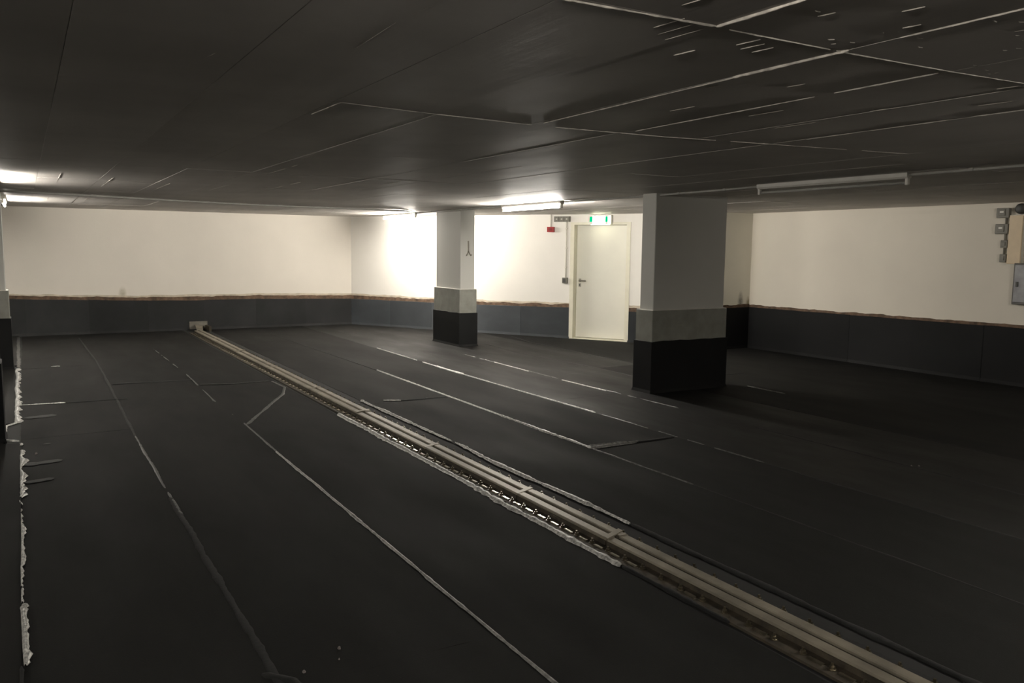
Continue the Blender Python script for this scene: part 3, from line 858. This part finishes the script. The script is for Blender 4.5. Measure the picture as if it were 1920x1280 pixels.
# ------------------------------------------------------------------ exit sign
sg = thing('exit_sign', on_b(5.66, 0.08, 2.06), 'glowing green and white emergency exit sign above the cream door', 'sign')
S0, S1, Z0, Z1 = 5.43, 5.87, 2.085, 2.245
mesh('housing', bbox_b(S0, S1, 0.0, 0.085, Z0, Z1), M['sign_body'], sg)
mesh('wall_plate', bbox_b(S0 + 0.02, S1 - 0.02, 0.0, 0.012, Z1 - 0.002, Z1 + 0.015), M['sign_body'], sg)
mesh('panel', bbox_b(S0 + 0.085, S1 - 0.115, 0.0845, 0.088, Z0 + 0.012, Z1 - 0.012), M['sign_white'], sg)
mesh('green_field', bbox_b(S0 + 0.028, S0 + 0.085, 0.0845, 0.088, Z0 + 0.045, Z1 - 0.025), M['sign_green'], sg)
mesh('green_field', bbox_b(S1 - 0.115, S1 - 0.065, 0.0845, 0.088, Z0 + 0.045, Z1 - 0.025), M['sign_green'], sg)
mesh('panel', bbox_b(S1 - 0.065, S1 - 0.012, 0.0845, 0.088, Z0 + 0.012, Z1 - 0.012), M['sign_white'], sg)
mesh('downlight_strip', bbox_b(S0 + 0.05, S1 - 0.05, 0.02, 0.075, Z0 - 0.006, Z0 + 0.001), M['sign_white'], sg)

# ------------------------------------------------------------------ small fittings on the door wall
al = thing('fire_alarm_button', on_b(4.665, 0, 1.95), 'small red alarm box on the lit wall left of the door', 'alarm')
mesh('casing', bbox_b(4.60, 4.73, 0.0, 0.055, 1.95, 2.045), M['red_plastic'], al)
mesh('button', bbox_b(4.645, 4.69, 0.055, 0.062, 1.978, 2.018), M['red_dark'], al)
gs = thing('switch_row', on_b(4.89, 0, 2.13), 'grey triple switch box high on the wall beside the red alarm', 'switch')
mesh('back_box', bbox_b(4.73, 5.045, 0.0, 0.035, 2.135, 2.235), M['grey_plastic'], gs)
for i in range(3):
    a = 4.74 + i * 0.102
    r = mesh('rocker', bbox_b(a, a + 0.090, 0.035, 0.046, 2.145, 2.225), M['grey_plastic'], gs)
    mesh('label_strip', bbox_b(a + 0.03, a + 0.06, 0.046, 0.048, 2.178, 2.192), M['white_plastic'], r)
cd = thing('wall_conduit', on_b(4.655, 0, 2.05), 'thin white pipe dropping from the ceiling to the red alarm', 'conduit')
mesh('pipe', tube([on_b(4.655, 0.012, 2.04), on_b(4.655, 0.012, H)], 0.011), M['white_plastic'], cd, smooth=True)
cd = thing('wall_conduit', on_b(4.97, 0, 1.12), 'thin pale pipe running down the wall from the switches to the socket', 'conduit')
mesh('pipe', tube([on_b(4.975, 0.012, 1.12), on_b(4.975, 0.012, 2.14)], 0.011), M['light_plastic'], cd, smooth=True)
for z in (1.3, 1.65, 2.0):
    mesh('clip', bbox_b(4.955, 4.995, 0.0, 0.026, z, z + 0.02), M['light_plastic'], cd)
so = thing('wall_socket', on_b(4.965, 0, 1.02), 'small dark grey switch at the foot of the pipe beside the door', 'switch')
mesh('casing', bbox_b(4.92, 5.02, 0.0, 0.05, 1.02, 1.12), M['grey_plastic'], so)
mesh('rocker', bbox_b(4.935, 4.99, 0.05, 0.058, 1.035, 1.105), M['dark_plastic'], so)

# ------------------------------------------------------------------ fittings on the right wall
def rbox(name, y0, y1, z0, z1, d, label, window=True):
    t = thing(name, (XR, (y0 + y1) / 2, z0), label, 'switch', 'grey switch boxes on the right wall')
    mesh('casing', bevbox(XR - d, y0, z0, XR, y1, z1, 0.006), M['grey_plastic'], t)
    ym, zm = (y0 + y1) / 2 + 0.005, (z0 + z1) / 2
    if window:
        mesh('rocker', bevbox(XR - d - 0.010, ym - 0.04, zm - 0.035, XR - d, ym + 0.04, zm + 0.045, 0.004), M['grey_plastic'], t)
        mesh('indicator', box(XR - d - 0.013, ym - 0.022, zm + 0.002, XR - d - 0.009, ym + 0.022, zm + 0.022), M['white_plastic'], t)
    else:
        mesh('rocker', bevbox(XR - d - 0.008, ym - 0.025, zm - 0.028, XR - d, ym + 0.025, zm + 0.028, 0.003), M['grey_plastic'], t)
    return t
rbox('switch_box', 5.79, 5.945, 2.082, 2.205, 0.06, 'topmost large grey switch box by the beige duct on the right wall')
rbox('switch_box', 5.79, 5.95, 1.885, 2.008, 0.06, 'second large grey switch box down by the beige duct on the right wall')
rbox('switch_box', 5.79, 5.875, 1.712, 1.808, 0.05, 'upper of the two small grey switch boxes by the beige duct', False)
rbox('switch_box', 5.795, 5.875, 1.535, 1.635, 0.05, 'lower of the two small grey switch boxes by the beige duct', False)
lk = thing('wall_conduit', (XR, 5.84, 1.5), 'grey pipe linking the stacked switch boxes on the right wall', 'conduit')
mesh('pipe', tube([(XR - 0.012, 5.84, 1.54), (XR - 0.012, 5.84, 2.10)], 0.012), M['grey_plastic'], lk, smooth=True)
dk = thing('cable_duct', (XR, 5.70, 1.5), 'beige vertical cable duct on the right wall at the edge of the photo', 'duct')
mesh('cover', bevbox(XR - 0.06, 5.615, 1.515, XR, 5.778, 2.11, 0.005), M['duct'], dk)
mesh('duct_base', box(XR - 0.045, 5.61, 1.505, XR, 5.782, 2.115), M['light_plastic'], dk)
al2 = thing('round_sounder', (XR, 5.665, 2.13), 'round dark grey sounder above the beige duct', 'sounder')
ring = [(r, d) for r, d in ((0.062, 0.0), (0.062, 0.045), (0.050, 0.060), (0.02, 0.066))]
mesh('body', tube([(XR - d, 5.668, 2.190) for r, d in ring], [r for r, d in ring], 20), M['dark_plastic'], al2, smooth=True)
mesh('rim', tube([(XR, 5.668, 2.190), (XR - 0.012, 5.668, 2.190)], [0.07, 0.067], 20), M['grey_plastic'], al2)
cb = thing('wall_cabinet', (XR, 5.42, 1.02), 'grey flat cabinet with a dark rim below the beige duct', 'cabinet')
mesh('body', bevbox(XR - 0.07, 5.16, 1.02, XR, 5.675, 1.528, 0.006), M['cabinet_rim'], cb)
dr = mesh('door', bevbox(XR - 0.082, 5.19, 1.05, XR - 0.066, 5.655, 1.505, 0.004), M['cabinet'], cb)
mesh('latch', bevbox(XR - 0.092, 5.60, 1.24, XR - 0.080, 5.63, 1.30, 0.003), M['dark_plastic'], dr)
